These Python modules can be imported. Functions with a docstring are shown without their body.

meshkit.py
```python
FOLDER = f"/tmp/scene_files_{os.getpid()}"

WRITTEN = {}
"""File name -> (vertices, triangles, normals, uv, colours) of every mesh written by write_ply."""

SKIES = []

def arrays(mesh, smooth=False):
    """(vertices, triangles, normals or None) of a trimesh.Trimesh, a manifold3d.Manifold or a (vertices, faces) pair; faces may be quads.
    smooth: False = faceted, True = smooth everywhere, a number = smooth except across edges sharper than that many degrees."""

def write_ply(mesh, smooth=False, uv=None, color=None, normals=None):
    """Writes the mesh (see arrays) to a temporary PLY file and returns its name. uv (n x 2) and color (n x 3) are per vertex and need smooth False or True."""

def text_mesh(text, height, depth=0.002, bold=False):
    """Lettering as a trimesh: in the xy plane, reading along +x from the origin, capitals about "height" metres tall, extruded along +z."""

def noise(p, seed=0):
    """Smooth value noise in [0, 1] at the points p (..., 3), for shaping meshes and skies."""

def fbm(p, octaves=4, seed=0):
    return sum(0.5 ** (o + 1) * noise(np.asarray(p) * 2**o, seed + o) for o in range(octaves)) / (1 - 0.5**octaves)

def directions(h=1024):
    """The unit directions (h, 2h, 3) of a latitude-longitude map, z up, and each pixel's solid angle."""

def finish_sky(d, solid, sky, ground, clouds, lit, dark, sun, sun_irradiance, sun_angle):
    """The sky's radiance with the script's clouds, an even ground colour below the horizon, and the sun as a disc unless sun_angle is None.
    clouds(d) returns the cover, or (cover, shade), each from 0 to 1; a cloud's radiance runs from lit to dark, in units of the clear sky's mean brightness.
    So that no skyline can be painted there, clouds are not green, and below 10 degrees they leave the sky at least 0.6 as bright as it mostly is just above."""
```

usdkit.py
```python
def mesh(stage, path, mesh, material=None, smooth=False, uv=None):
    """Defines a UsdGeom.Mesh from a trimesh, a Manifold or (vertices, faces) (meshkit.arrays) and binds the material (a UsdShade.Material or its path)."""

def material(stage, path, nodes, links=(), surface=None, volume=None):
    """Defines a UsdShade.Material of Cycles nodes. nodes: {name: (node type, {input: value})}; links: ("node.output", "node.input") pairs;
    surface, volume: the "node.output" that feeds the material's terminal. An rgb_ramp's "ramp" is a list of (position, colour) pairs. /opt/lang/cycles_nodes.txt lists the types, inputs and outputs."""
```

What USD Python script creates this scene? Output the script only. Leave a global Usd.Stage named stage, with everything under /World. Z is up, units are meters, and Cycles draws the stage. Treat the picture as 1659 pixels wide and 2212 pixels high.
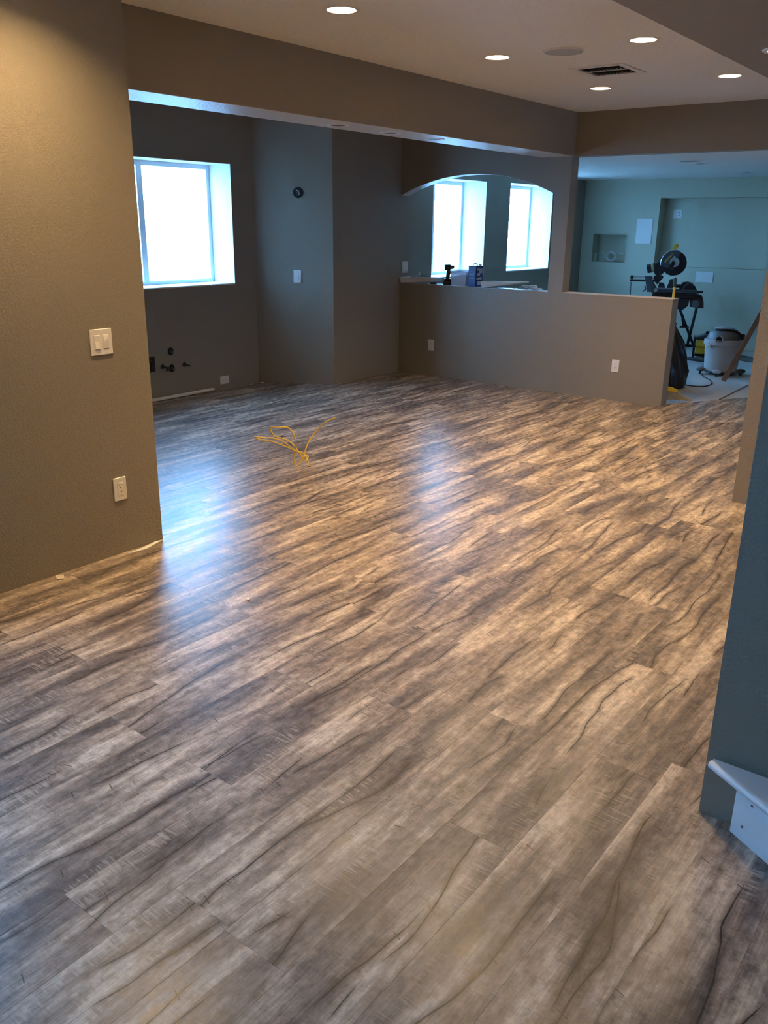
import math, random
import numpy as np, trimesh, manifold3d as m3, usdkit
from shapely.geometry import Polygon, box as sbox
from shapely import union_all
from pxr import Usd, UsdGeom, UsdLux, UsdShade, Gf, Sdf
random.seed(7); rng = np.random.default_rng(7)
stage = Usd.Stage.CreateInMemory()
UsdGeom.SetStageUpAxis(stage, 'Z'); UsdGeom.SetStageMetersPerUnit(stage, 1.0)
stage.SetDefaultPrim(UsdGeom.Xform.Define(stage, '/World').GetPrim())

# ---------------------------------------------------------------- camera, sky, sun, exposure
EXPOSURE = 0.0
FPX, PITCH, ROLL, AZ, EYE = 1841.26, 0.326082, 0.011883, 0.653478, 1.6
cam = UsdGeom.Camera.Define(stage, '/World/camera')
fw = np.array([math.cos(AZ)*math.cos(PITCH), math.sin(AZ)*math.cos(PITCH), -math.sin(PITCH)])
rt = np.cross(fw, [0, 0, 1]); rt /= np.linalg.norm(rt); up = np.cross(rt, fw)
r2 = math.cos(ROLL)*rt+math.sin(ROLL)*up; u2 = -math.sin(ROLL)*rt+math.cos(ROLL)*up
M = np.eye(4); M[0, :3] = r2; M[1, :3] = u2; M[2, :3] = -fw; M[3, :3] = (0, 0, EYE)
cam.AddTransformOp().Set(Gf.Matrix4d(*M.ravel().tolist()))
cam.CreateHorizontalApertureAttr(36.0); cam.CreateVerticalApertureAttr(48.0)
cam.CreateFocalLengthAttr(36.0*FPX/1659); cam.CreateClippingRangeAttr((0.05, 500)); cam.CreateExposureAttr(EXPOSURE)
sky = UsdLux.DomeLight.Define(stage, '/World/sky'); sky.CreateColorAttr((0.20, 0.51, 1.0)); sky.CreateIntensityAttr(8.8)
sun = UsdLux.DistantLight.Define(stage, '/World/sun'); sun.CreateColorAttr((1.0, 0.97, 0.92)); sun.CreateIntensityAttr(14.0); sun.CreateAngleAttr(0.6)
sun.AddRotateXYZOp().Set((-9, -7, 0))          # nearly overhead: reaches the window sills and reveals only
LAMP, LAMP_COLOR = 830.0, (1.0, 0.66, 0.31)    # recessed lamps, warm white

# ---------------------------------------------------------------- materials
def mat(name, nodes, links=(), surface='p.BSDF', volume=None):
    return usdkit.material(stage, '/World/Looks/'+name, nodes, links, surface=surface, volume=volume)
def plain(name, c, rough=0.5, metal=0.0, spec=0.5, **k):
    return mat(name, {'p': ('principled_bsdf', dict(base_color=c, roughness=rough, metallic=metal, specular_ior_level=spec, **k))})
def rough_paint(name, c, scale, strength, rough, spec=0.4, dist=0.004, c2=None):
    nodes = {'g': ('geometry', {}), 'n': ('noise_texture', dict(scale=scale, detail=1.0, roughness=0.55)),
             'r': ('map_range', dict(range_type='smoothstep', from_min=0.38, from_max=0.62, to_min=0.0, to_max=1.0)),
             'b': ('bump', dict(strength=strength, distance=dist)),
             'q': ('noise_texture', dict(scale=1.3, detail=0.0)),
             'c': ('mix_color', dict(a=c, b=c2 or tuple(x*0.94 for x in c))),
             'p': ('principled_bsdf', dict(roughness=rough, specular_ior_level=spec))}
    return mat(name, nodes, [('g.position', 'n.vector'), ('g.position', 'q.vector'), ('n.fac', 'r.value'), ('r.result', 'b.height'), ('b.normal', 'p.normal'),
                             ('q.fac', 'c.fac'), ('c.result', 'p.base_color')])
WALL = rough_paint('wall_paint', (0.28, 0.245, 0.195), 120.0, 0.19, 0.42, 0.5)
FARWALL_LIT = rough_paint('far_wall_lit_paint', (0.53, 0.535, 0.41), 105.0, 0.2, 0.5, 0.4)  # wall paint lightened: the far room's brighter daylight is put into this colour
CEIL = rough_paint('ceiling_paint', (0.87, 0.87, 0.83), 60.0, 0.5, 0.55, 0.4)
BEAMW = rough_paint('beam_underside_paint', (0.70, 0.68, 0.64), 70.0, 0.35, 0.30, 0.5)
REVEAL = rough_paint('reveal_paint', (0.80, 0.79, 0.77), 70.0, 0.2, 0.5)
RAW = rough_paint('bare_wood_cap', (0.62, 0.55, 0.46), 30.0, 0.2, 0.7)
STAIRP = rough_paint('primed_stair', (0.62, 0.63, 0.64), 20.0, 0.12, 0.4)
CONC = rough_paint('concrete', (0.66, 0.65, 0.61), 9.0, 0.15, 0.55, 0.4, c2=(0.30, 0.29, 0.27))
GRAVEL = rough_paint('gravel', (0.36, 0.35, 0.33), 25.0, 0.6, 0.9, 0.2)
PLATE = plain('plate_plastic', (0.80, 0.77, 0.70), 0.35)
WHITE = plain('white_plastic', (0.78, 0.78, 0.76), 0.4)
VINYL = plain('window_vinyl', (0.75, 0.76, 0.76), 0.4)
DARK = plain('dark_hollow', (0.012, 0.012, 0.013), 0.8)
SLOT = plain('slot_shadow', (0.05, 0.045, 0.04), 0.6)
BLACK = plain('black_plastic', (0.012, 0.013, 0.015), 0.45)
BLACKM = plain('black_metal', (0.014, 0.015, 0.018), 0.4, 0.0)
GREY = plain('grey_cast_metal', (0.065, 0.08, 0.095), 0.45, 0.3)
STEEL = plain('bright_steel', (0.62, 0.64, 0.66), 0.3, 0.9)
BLADE = plain('saw_blade', (0.02, 0.022, 0.025), 0.4, 0.3)
YELLOW = plain('tool_yellow', (0.72, 0.40, 0.02), 0.45)
HANDLEY = plain('handle_yellow', (0.80, 0.55, 0.04), 0.4)
GRIPG = plain('grip_dark_green', (0.02, 0.05, 0.05), 0.5)
BAG = plain('bag_film', (0.008, 0.008, 0.009), 0.35)
VACG = plain('vac_light_grey', (0.42, 0.42, 0.41), 0.4)
VACD = plain('vac_dark_grey', (0.12, 0.13, 0.13), 0.45)
TAN = plain('latch_tan', (0.50, 0.40, 0.33), 0.5)
BLUECAN = plain('blue_tin', (0.012, 0.03, 0.20), 0.3)
PAPERL = plain('label_pale', (0.45, 0.47, 0.55), 0.5)
REDP = plain('red_plastic', (0.35, 0.03, 0.025), 0.4)
PAPER = plain('white_paper', (0.74, 0.73, 0.70), 0.8)
FOAM = plain('roller_nap', (0.62, 0.61, 0.57), 0.95)
BRISTLE = plain('broom_bristle', (0.34, 0.30, 0.22), 0.9)
TUB = mat('clear_tub', {'t': ('transparent_bsdf', dict(color=(0.86, 0.88, 0.92))), 'd': ('principled_bsdf', dict(base_color=(0.75, 0.78, 0.84), roughness=0.3)),
                        'm': ('mix_closure', dict(fac=0.5))}, [('t.BSDF', 'm.closure1'), ('d.BSDF', 'm.closure2')], surface='m.closure')
RAGS = mat('tub_contents', {'g': ('geometry', {}), 'n': ('noise_texture', dict(scale=28.0, detail=2.0)),
      'r': ('rgb_ramp', dict(ramp=[(0.35, (0.10, 0.06, 0.04)), (0.48, (0.45, 0.30, 0.20)), (0.6, (0.62, 0.58, 0.54)), (0.7, (0.16, 0.2, 0.3))])),
      'p': ('principled_bsdf', dict(roughness=0.8))}, [('g.position', 'n.vector'), ('n.fac', 'r.fac'), ('r.color', 'p.base_color')])
BOARD = mat('brown_board', {'g': ('geometry', {}), 'm': ('mapping', dict(scale=(30., 30., 4.))), 'n': ('noise_texture', dict(scale=1.0, detail=3.0)),
      'c': ('mix_color', dict(a=(0.13, 0.07, 0.045), b=(0.24, 0.15, 0.10))), 'p': ('principled_bsdf', dict(roughness=0.6))},
      [('g.position', 'm.vector'), ('m.vector', 'n.vector'), ('n.fac', 'c.fac'), ('c.result', 'p.base_color')])
ROMEX = plain('yellow_cable_jacket', (0.75, 0.52, 0.08), 0.35)
GLASS = mat('window_glass', {'t': ('transparent_bsdf', dict(color=(0.97, 0.98, 0.98))), 'g': ('glossy_bsdf', dict(color=(1, 1, 1), roughness=0.02)),
      'm': ('mix_closure', dict(fac=0.05))}, [('t.BSDF', 'm.closure1'), ('g.BSDF', 'm.closure2')], surface='m.closure')
LAMPS = mat('lamp_lens_dim', {'e': ('emission', dict(color=LAMP_COLOR, strength=LAMP*0.45))}, surface='e.emission')
LAMPM = mat('lamp_lens', {'e': ('emission', dict(color=LAMP_COLOR, strength=LAMP))}, surface='e.emission')

def wood():
    N, Lk = {}, []
    def n(name, kind, ins=(), **k):
        N[name] = (kind, k); Lk.extend((src, f'{name}.{dst}') for dst, src in dict(ins).items()); return name
    def mth(name, op, a, b=None, c=None, **k):
        ins = {}
        for i, x in ((1, a), (2, b), (3, c)):
            if isinstance(x, str): ins[f'value{i}'] = x
            elif x is not None: k[f'value{i}'] = x
        n(name, 'math', ins, math_type=op, **k); return name+'.value'
    def rng_(name, v, f0, f1, t0, t1, smooth=True): n(name, 'map_range', {'value': v}, range_type='smoothstep' if smooth else 'linear', from_min=f0, from_max=f1, to_min=t0, to_max=t1); return name+'.result'
    def nz(name, vec, scale, loc=(0, 0, 0), **k):
        n(name+'m', 'mapping', {'vector': vec}, scale=scale, location=loc); n(name, 'noise_texture', {'vector': name+'m.vector'}, scale=1.0, **k); return name+'.fac'
    n('a', 'attribute', attribute='st'); V = 'a.vector'
    n('s', 'separate_xyz', {'vector': V}); U = 's.x'
    cell = mth('cell', 'floor', 's.y'); vl = mth('vl', 'fraction', 's.y')
    fine = nz('nf', V, (130., 13., 1.), detail=1.0)
    n('f1', 'vector_math', {'vector1': 'nf.color', 'vector3': V}, math_type='multiply_add', vector2=(0.13, 0.0, 0.0))
    big = nz('nb', 'f1.vector', (1.5, 8.5, 1.), detail=4.0, roughness=0.62)
    n('ramp', 'rgb_ramp', {'fac': big}, ramp=[(0.36, (0.106, 0.087, 0.076)), (0.44, (0.172, 0.139, 0.117)), (0.50, (0.258, 0.203, 0.160)), (0.555, (0.348, 0.275, 0.212)), (0.63, (0.530, 0.434, 0.335))])
    k2 = rng_('k2', nz('ng', V, (6., 170., 1.), detail=2.0, roughness=0.65), 0.3, 0.7, 0.80, 1.18, False)
    k3 = rng_('k3', nz('np', V, (22., 32., 1.), (3.1, 7.7, 0.), detail=4.0, roughness=0.72), 0.34, 0.66, 0.68, 1.32, False)
    n('c1', 'mix_color', {'a': 'ramp.color', 'b': k2}, blend_type='multiply', fac=1.0); n('c2', 'mix_color', {'a': 'c1.result', 'b': k3}, blend_type='multiply', fac=1.0)
    # fringed saw marks across the grain, in patches
    saw = mth('saw', 'multiply', rng_('k4', fine, 0.52, 0.62, 0.0, 1.0), rng_('k5', nz('n5', V, (2.2, 9., 1.), (11., 2., 0.), detail=2.0), 0.53, 0.64, 0.0, 0.5))
    n('c3', 'mix_color', {'a': 'c2.result', 'fac': saw}, b=(0.47, 0.40, 0.32))
    # long wandering cracks along each plank, with short ticks across them
    marks = []
    for i, (mid, amp, fr) in enumerate(((0.075, 0.34, 1.15), (0.135, 0.40, 0.9))):
        n(f'w{i}', 'combine_xyz', {'x': mth(f'u{i}', 'multiply_add', U, fr, 31.7*i), 'y': mth(f'y{i}', 'multiply', cell, 3.7)})
        n(f'wn{i}', 'noise_texture', {'vector': f'w{i}.vector'}, scale=1.0, detail=3.0, roughness=0.45)
        off = mth(f'o{i}', 'multiply_add', f'wn{i}.fac', amp, mid-amp/2)
        d = mth(f'd{i}', 'absolute', mth(f'e{i}', 'subtract', vl, off))
        n(f'q{i}', 'combine_xyz', {'x': mth(f'qu{i}', 'multiply_add', U, 2.1, 7.7*i), 'y': mth(f'qy{i}', 'multiply', cell, 9.1)}, z=4.0)
        n(f'qn{i}', 'noise_texture', {'vector': f'q{i}.vector'}, scale=1.0, detail=2.0)
        on = rng_(f'on{i}', f'qn{i}.fac', 0.45, 0.56, 0.0, 1.0)
        wd = mth(f'wd{i}', 'multiply_add', mth(f'wq{i}', 'multiply', on, fine), 0.0066, 0.0007)
        core = mth(f'core{i}', 'multiply', mth(f'cl{i}', 'subtract', 1.0, mth(f'dv{i}', 'divide', d, wd), use_clamp=True), mth(f'cs{i}', 'multiply', on, 1.7), use_clamp=True)
        halo = mth(f'hl{i}', 'multiply', rng_(f'h{i}', d, 0.0, 0.020, 0.55, 0.0), on)
        tu = mth(f'tu{i}', 'fraction', mth(f'tm{i}', 'multiply_add', mth(f'tr{i}', 'multiply_add', vl, 0.35, U), 1.45+0.4*i, mth(f'ts{i}', 'multiply', cell, 0.377+0.2*i)))
        tick = mth(f'tk{i}', 'multiply', rng_(f'tx{i}', mth(f'ta{i}', 'absolute', mth(f'tb{i}', 'subtract', tu, 0.5)), 0.0016, 0.0036, 0.9, 0.0), rng_(f'ty{i}', d, 0.012, 0.017, 1.0, 0.0))
        marks += [core, halo, tick]
    # knots
    n('m9', 'mapping', {'vector': V}, scale=(1.7, 4.2, 1.), location=(3., 4., 0.)); n('v9', 'voronoi_texture', {'vector': 'm9.vector'}, scale=1.0)
    w9 = nz('w9', V, (40., 40., 1.), detail=1.0); marks.append(rng_('k9', mth('e9', 'multiply_add', w9, 0.10, 'v9.distance'), 0.065, 0.15, 0.8, 0.0))
    m = marks[0]
    for j, x in enumerate(marks[1:]): m = mth(f'mx{j}', 'maximum', m, x)
    n('c4', 'mix_color', {'a': 'c3.result', 'fac': m}, b=(0.036, 0.028, 0.024))
    n('p', 'principled_bsdf', {'base_color': 'c4.result', 'roughness': rng_('kr', 'np.fac', 0.3, 0.7, 0.27, 0.37, False)}, specular_ior_level=0.44)
    return mat('plank_wood', N, Lk)
WOOD = wood()

# ---------------------------------------------------------------- helpers
used = {}
def name_in(parent, name):
    n = used.get((parent, name), 0); used[(parent, name)] = n+1
    return f'{parent}/{name}' if n == 0 else f'{parent}/{name}_{n:03d}'
def say(prim, **k):
    for a, b in k.items():
        if b: prim.SetCustomDataByKey(a, b)
def mesh(name, m, material, parent='/World', smooth=30, label=None, uv=None, **k):
    path = name_in(str(parent), name)
    p = usdkit.mesh(stage, path, m, material, smooth=smooth if uv is None else False, uv=uv).GetPrim(); say(p, label=label, **k)
    return path
def struct(name, m, material, smooth=False): return mesh(name, m, material, smooth=smooth, kind='structure')
def thing(name, label, category, loc=(0, 0, 0), rotz=0.0, group=None, kind=None):
    path = name_in('/World', name); x = UsdGeom.Xform.Define(stage, path)
    x.AddTranslateOp().Set(Gf.Vec3d(*map(float, loc))); x.AddRotateZOp().Set(math.degrees(rotz))
    say(x.GetPrim(), label=label, category=category, group=group, kind=kind)
    return path
def copy_of(src, label, loc, rotz=0.0, tilt=None):
    p = stage.GetPrimAtPath(src); base = src.rsplit('/', 1)[1]; path = name_in('/World', base)
    x = UsdGeom.Xform.Define(stage, path); x.GetPrim().GetReferences().AddInternalReference(src)
    x.ClearXformOpOrder(); x.AddTranslateOp().Set(Gf.Vec3d(*map(float, loc))); x.AddRotateZOp().Set(math.degrees(rotz))
    say(x.GetPrim(), label=label); x.GetPrim().SetInstanceable(True)
    return path
def face(x, y): return math.atan2(-x/math.hypot(x, y), y/math.hypot(x, y))   # local +y points away from the viewpoint
cat_ = trimesh.util.concatenate
def bx(x0, x1, y0, y1, z0, z1, b=0.0):
    if b <= 0:
        m = trimesh.creation.box((x1-x0, y1-y0, z1-z0)); m.apply_translation(((x0+x1)/2, (y0+y1)/2, (z0+z1)/2)); return m
    P = []
    for sx in (0, 1):
        for sy in (0, 1):
            for sz in (0, 1):
                c = [(x0, x1)[sx], (y0, y1)[sy], (z0, z1)[sz]]; s = [1-2*sx, 1-2*sy, 1-2*sz]
                for k in range(3): P.append([c[i]+(0 if i == k else b*s[i]) for i in range(3)])
    return trimesh.convex.convex_hull(np.array(P))
def cyl(p0, p1, r, n=20, r1=None):
    p0, p1 = np.array(p0, float), np.array(p1, float); L = np.linalg.norm(p1-p0)
    m = trimesh.creation.cylinder(r, L, sections=n)
    if r1 is not None:
        v = m.vertices.copy(); s = np.where(v[:, 2] > 0, r1/r, 1.0); v[:, :2] *= s[:, None]; m.vertices = v
    m.apply_transform(trimesh.geometry.align_vectors([0, 0, 1], (p1-p0)/L)); m.apply_translation((p0+p1)/2); return m
def tube(pts, r, n=8, sub=5):
    P = np.array(pts, float)
    if sub > 1 and len(P) > 2:
        from scipy.interpolate import CubicSpline
        t = np.r_[0, np.cumsum(np.linalg.norm(np.diff(P, axis=0), axis=1)+1e-6)]
        P = CubicSpline(t, P)(np.linspace(0, t[-1], sub*len(P)))
    T = np.gradient(P, axis=0); T /= np.linalg.norm(T, axis=1)[:, None]+1e-12
    N = np.cross(T[0], [0.3, 0.2, 1]); N /= np.linalg.norm(N); V = []; a = np.arange(n)/n*2*np.pi
    for k in range(len(P)):
        N = N-T[k]*(N@T[k]); N /= np.linalg.norm(N); B = np.cross(T[k], N)
        V.append(P[k]+r*(np.cos(a)[:, None]*N+np.sin(a)[:, None]*B))
    V = np.vstack(V); F = []
    for k in range(len(P)-1):
        for j in range(n):
            q = (j+1) % n; F += [[k*n+j, k*n+q, (k+1)*n+q], [k*n+j, (k+1)*n+q, (k+1)*n+j]]
    c0, c1 = len(V), len(V)+1; V = np.vstack([V, P[0], P[-1]]); e = (len(P)-1)*n
    for j in range(n): q = (j+1) % n; F += [[c0, q, j], [c1, e+j, e+q]]
    return trimesh.Trimesh(V, F, process=False)
def prism_z(poly, z0, z1):
    m = trimesh.creation.extrude_polygon(poly if hasattr(poly, 'area') else Polygon(poly), z1-z0, engine='earcut'); m.apply_translation((0, 0, z0)); return m
def prism_y(pts, y0, y1):         # outline in x, z
    m = prism_z(pts, 0, y1-y0); v = m.vertices; m.vertices = np.c_[v[:, 0], y1-v[:, 2], v[:, 1]]; return m
def prism_x(pts, x0, x1):         # outline in y, z
    m = prism_z(pts, 0, x1-x0); v = m.vertices; m.vertices = np.c_[x0+v[:, 2], v[:, 0], v[:, 1]]; return m
def lathe(profile, n=40, at=(0, 0, 0)):
    m = trimesh.creation.revolve(np.array(profile, float), sections=n); m.apply_translation(at); m.fix_normals(); return m
def mf(t):
    t = t.copy(); t.merge_vertices(); return m3.Manifold(m3.Mesh(np.asarray(t.vertices, np.float32), np.asarray(t.faces, np.uint32)))
def cut(a, *bs):
    r = mf(a) if not isinstance(a, m3.Manifold) else a
    for b in bs: r = r - mf(b)
    return r
def hull_y(pts, y0, y1, ins=0.006):   # a rounded-edged slab from an outline in x, z
    P = Polygon(pts); I = P.buffer(-ins, join_style=2)
    if I.is_empty or I.geom_type != 'Polygon': return prism_y(pts, y0, y1)
    return cat_([prism_y(P, y0+ins, y1-ins), prism_y(I, y0, y1)])

# ---------------------------------------------------------------- structure
XP0, XP1 = 7.853, 8.0            # the half wall and the header over it
ZC, ZB, ZF, ZS = 2.585, 2.213, 2.235, 2.30
struct('wall_left', cut(bx(-2.6, 2.65, 3.506, 3.83, 0, ZC), bx(-0.35, 1.36, 3.4, 4.0, 0.92, 2.16)), WALL)
struct('wall_behind', bx(-2.75, -2.6, -1.9, 3.83, 0, ZC), WALL)
struct('wall_right', bx(-2.75, 7.853, -1.9, -1.75, 0, ZC), WALL)
struct('wall_kitchen_side', bx(1.9, 2.05, 3.83, 6.5, 0, ZC), WALL)
struct('wall_kitchen', cut(bx(1.9, 6.298, 6.5, 6.86, 0, ZC), bx(4.36, 6.02, 6.3, 7.0, 1.016, 2.124)), WALL)
struct('wall_angled', prism_z([(6.298, 6.5), (6.728, 5.83), (6.9, 5.83), (6.9, 6.86), (6.298, 6.86)], 0, ZC), WALL)
W3 = cut(bx(6.9, 12.4, 5.83, 6.22, 0, ZC), bx(8.46, 9.61, 5.7, 6.4, 1.0, 2.105), bx(10.19, 11.37, 5.7, 6.4, 1.02, 2.115))
struct('wall_window', W3, WALL)
# half wall with the arched opening, its column, and the header: one wall
arc = []
cy0, cy1, zs, zt = 4.012, 5.83, 1.894, 2.09
hw = (cy1-cy0)/2; Rr = (hw*hw+(zt-zs)**2)/(2*(zt-zs)); ccz = zt-Rr
for k in range(33):
    y = cy1-(cy1-cy0)*k/32; arc.append((y, ccz+math.sqrt(Rr*Rr-(y-(cy0+cy1)/2)**2)))
outer = Polygon([(2.758, 0), (5.83, 0), (5.83, ZC), (-1.75, ZC), (-1.75, ZB), (3.856, ZB), (3.856, 0.98), (2.758, 0.98)])
hole = Polygon([(cy0, 0.98)]+arc[::-1]+[(cy1, 0.98)])
struct('wall_half', prism_x(outer.difference(hole), XP0, XP1), WALL)
struct('trim_1', bx(XP0-0.004, XP1+0.004, 2.754, 3.852, 0.98, 0.986), RAW)
struct('trim_2', bx(XP0+0.002, XP1-0.002, cy0+0.002, 5.828, 0.98, 0.984), BEAMW)
am = [(y, z-0.0015) for y, z in arc]; am2 = [(y, z-0.006) for y, z in arc[::-1]]
struct('trim_3', prism_x(Polygon(am+am2).buffer(0), XP0+0.003, XP1-0.003), BEAMW)
struct('beam', bx(2.65, XP0, 3.83, 4.165, ZB+0.003, ZC), WALL)
struct('beam_underside', cut(bx(2.65, XP0, 3.832, 4.163, ZB, ZB+0.003), *[cyl((x, y, ZB-0.1), (x, y, ZB+0.1), 0.07) for x, y in ((4.674, 4.0), (5.246, 4.0), (5.80, 4.0))]), BEAMW)
CANS = [(3.596, 3.05), (5.088, 3.055), (6.599, 3.052), (5.083, 2.119), (6.553, 2.089), (2.05, 3.06), (3.55, 2.11)]
ceiling = cut(bx(-2.75, XP0, 1.355, 3.83, ZC, ZC+0.25), *[cyl((x, y, ZC-0.1), (x, y, ZC+0.10), 0.076, 32) for x, y in CANS], bx(5.74, 6.07, 2.54, 2.84, ZC-0.1, ZC+0.15))
struct('ceiling', ceiling, CEIL)
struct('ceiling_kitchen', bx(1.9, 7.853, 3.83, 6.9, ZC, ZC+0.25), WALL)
SOFFC = [(4.13, 1.10), (2.75, 1.13)]
struct('ceiling_soffit', cut(bx(-2.75, XP0, -1.9, 1.355, ZS, ZC+0.25), *[cyl((x, y, ZS-0.1), (x, y, ZS+0.10), 0.076, 32) for x, y in SOFFC]), WALL)
struct('ceiling_far', bx(XP1, 12.9, -1.9, 6.25, ZF, ZC+0.25), CEIL)
struct('ceiling_cap', bx(XP0, XP1, -1.9, 6.25, ZC, ZC+0.25), CEIL)
struct('wall_post', bx(5.29, 5.43, -1.75, 1.344, 0, ZS), WALL)
struct('wall_stair', bx(2.21, 2.34, -1.75, 0.526, 0, ZS), WALL)
# far wall with a small niche and a wide shallow niche
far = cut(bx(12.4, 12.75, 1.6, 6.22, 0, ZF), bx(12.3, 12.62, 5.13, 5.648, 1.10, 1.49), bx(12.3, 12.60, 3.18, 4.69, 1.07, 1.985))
struct('wall_far', far, FARWALL_LIT)
struct('wall_far_side', bx(8.0, 12.75, -1.9, -1.75, 0, ZF), WALL)
struct('wall_far_end', bx(12.4, 12.75, -1.75, 1.6, 0, ZF), WALL)
# concrete floor and the plank floor laid up to a slanting edge
struct('concrete_floor', bx(XP0, 12.8, -1.9, 6.3, -0.2, -0.009), CONC)
flp = thing('floor', None, None, kind='structure')
mesh('underlay', bx(-2.7, 10.4, -1.8, 6.6, -0.2, -0.0108), BOARD, flp, smooth=False)
room = union_all([sbox(-2.6, -1.75, 2.21, 3.506), sbox(2.2, 0.526, 2.4, 3.506), sbox(2.34, -1.75, 5.29, 3.506), sbox(5.2, 1.344, 5.5, 3.506), sbox(5.43, -1.75, 7.853, 3.506),
                  sbox(2.65, 3.4, 7.853, 4.0), Polygon([(2.05, 3.83), (7.853, 3.83), (7.853, 5.83), (6.728, 5.83), (6.298, 6.5), (2.05, 6.5)]),
                  Polygon([(7.8, -1.75), (10.4, -1.75), (10.4, 1.42), (8.02, 2.752), (7.8, 2.752)])])
W, Lp, gap = 0.2, 1.22, 0.0001
fixed = {12: 2.30, 14: 2.305, 15: 2.77, 22: 3.53, 20: 3.25, 8: 1.44, 10: 1.44, 5: 2.27, 3: 2.26, 4: 1.71, 6: 1.065, 7: 0.88, 13: 1.62, 11: 2.9, 9: 2.02}
def plank(P):
    u0, v0 = random.uniform(0, 60), float(random.randrange(60)); x0, y0, x1, y1 = P.bounds
    if abs(P.area-(x1-x0)*(y1-y0)) < 1e-7:
        b = 0.00035
        V = np.array([(x, y, z) for z, d in ((-0.0107, 0), (-b, 0), (0, b)) for x, y in ((x0+d, y0+d), (x1-d, y0+d), (x1-d, y1-d), (x0+d, y1-d))])
        F = [[8, 9, 10], [8, 10, 11]]
        for k in (0, 4):
            for j in range(4): q = (j+1) % 4; F += [[k+j, k+q, k+4+q], [k+j, k+4+q, k+4+j]]
        m = trimesh.Trimesh(V, F, process=False)
    else: m = prism_z(P, -0.0107, 0)
    s = 1 if random.random() < 0.5 else -1
    uv = np.c_[(m.vertices[:, 0]-x0)*s+u0, m.vertices[:, 1]-y0+v0]
    mesh('plank', m, WOOD, flp, uv=uv)
for k in range(-10, 33):
    ya = 0.067+W*k; off = fixed.get(k, random.uniform(0, Lp)); xa = off-Lp*math.ceil((off+2.6)/Lp)
    rest = []
    while xa < 10.4:
        g = room.intersection(sbox(xa+gap, ya+gap, xa+Lp-gap, ya+W-gap)); xa += Lp
        for p in (g.geoms if hasattr(g, 'geoms') else [g]):
            if p.geom_type == 'Polygon' and p.area > 2e-4:
                c = p.centroid
                (plank(p.buffer(0)) if (c.x > 0.1 and c.y > -0.5 and (c.x < 7.9 or c.y > 1.0)) else rest.append(p))
    for p in rest: used.setdefault('rest', []).append(p)
ms = [prism_z(p, -0.0107, 0) for p in used.pop('rest')]
rm = cat_(ms); mesh('plank_field', rm, WOOD, flp, uv=rm.vertices[:, :2]+100, kind='stuff')

# ---------------------------------------------------------------- stair by the right edge
nd = np.array([-0.515, -0.857]); nn = np.array([-nd[1], nd[0]])      # along the nosing; nn points up the stair
def stp(p, s, t): q = np.array(p)+nd*s+nn*t; return (q[0], q[1])
st = thing('stair', 'primed white winder step with rounded nosing below the blue-lit wall', 'stair')
A = (2.190, 0.505)
mesh('riser', prism_z([stp(A, 0.08, 0.02), stp(A, 1.75, 0.02), stp(A, 1.75, 0.035), stp(A, 0.08, 0.035)], 0.0, 0.160), STAIRP, st)
tr = [stp(A, 0.0, 0.0), stp(A, 2.0, 0.0), (2.198, -1.7), (2.198, 0.505)]
mesh('tread', prism_z(tr, 0.160, 0.186), STAIRP, st)
a0, a1 = stp(A, 0.0, -0.002), stp(A, 2.0, -0.002)
mesh('nosing', cyl((*a0, 0.173), (*a1, 0.173), 0.013, 16), STAIRP, st)
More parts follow.
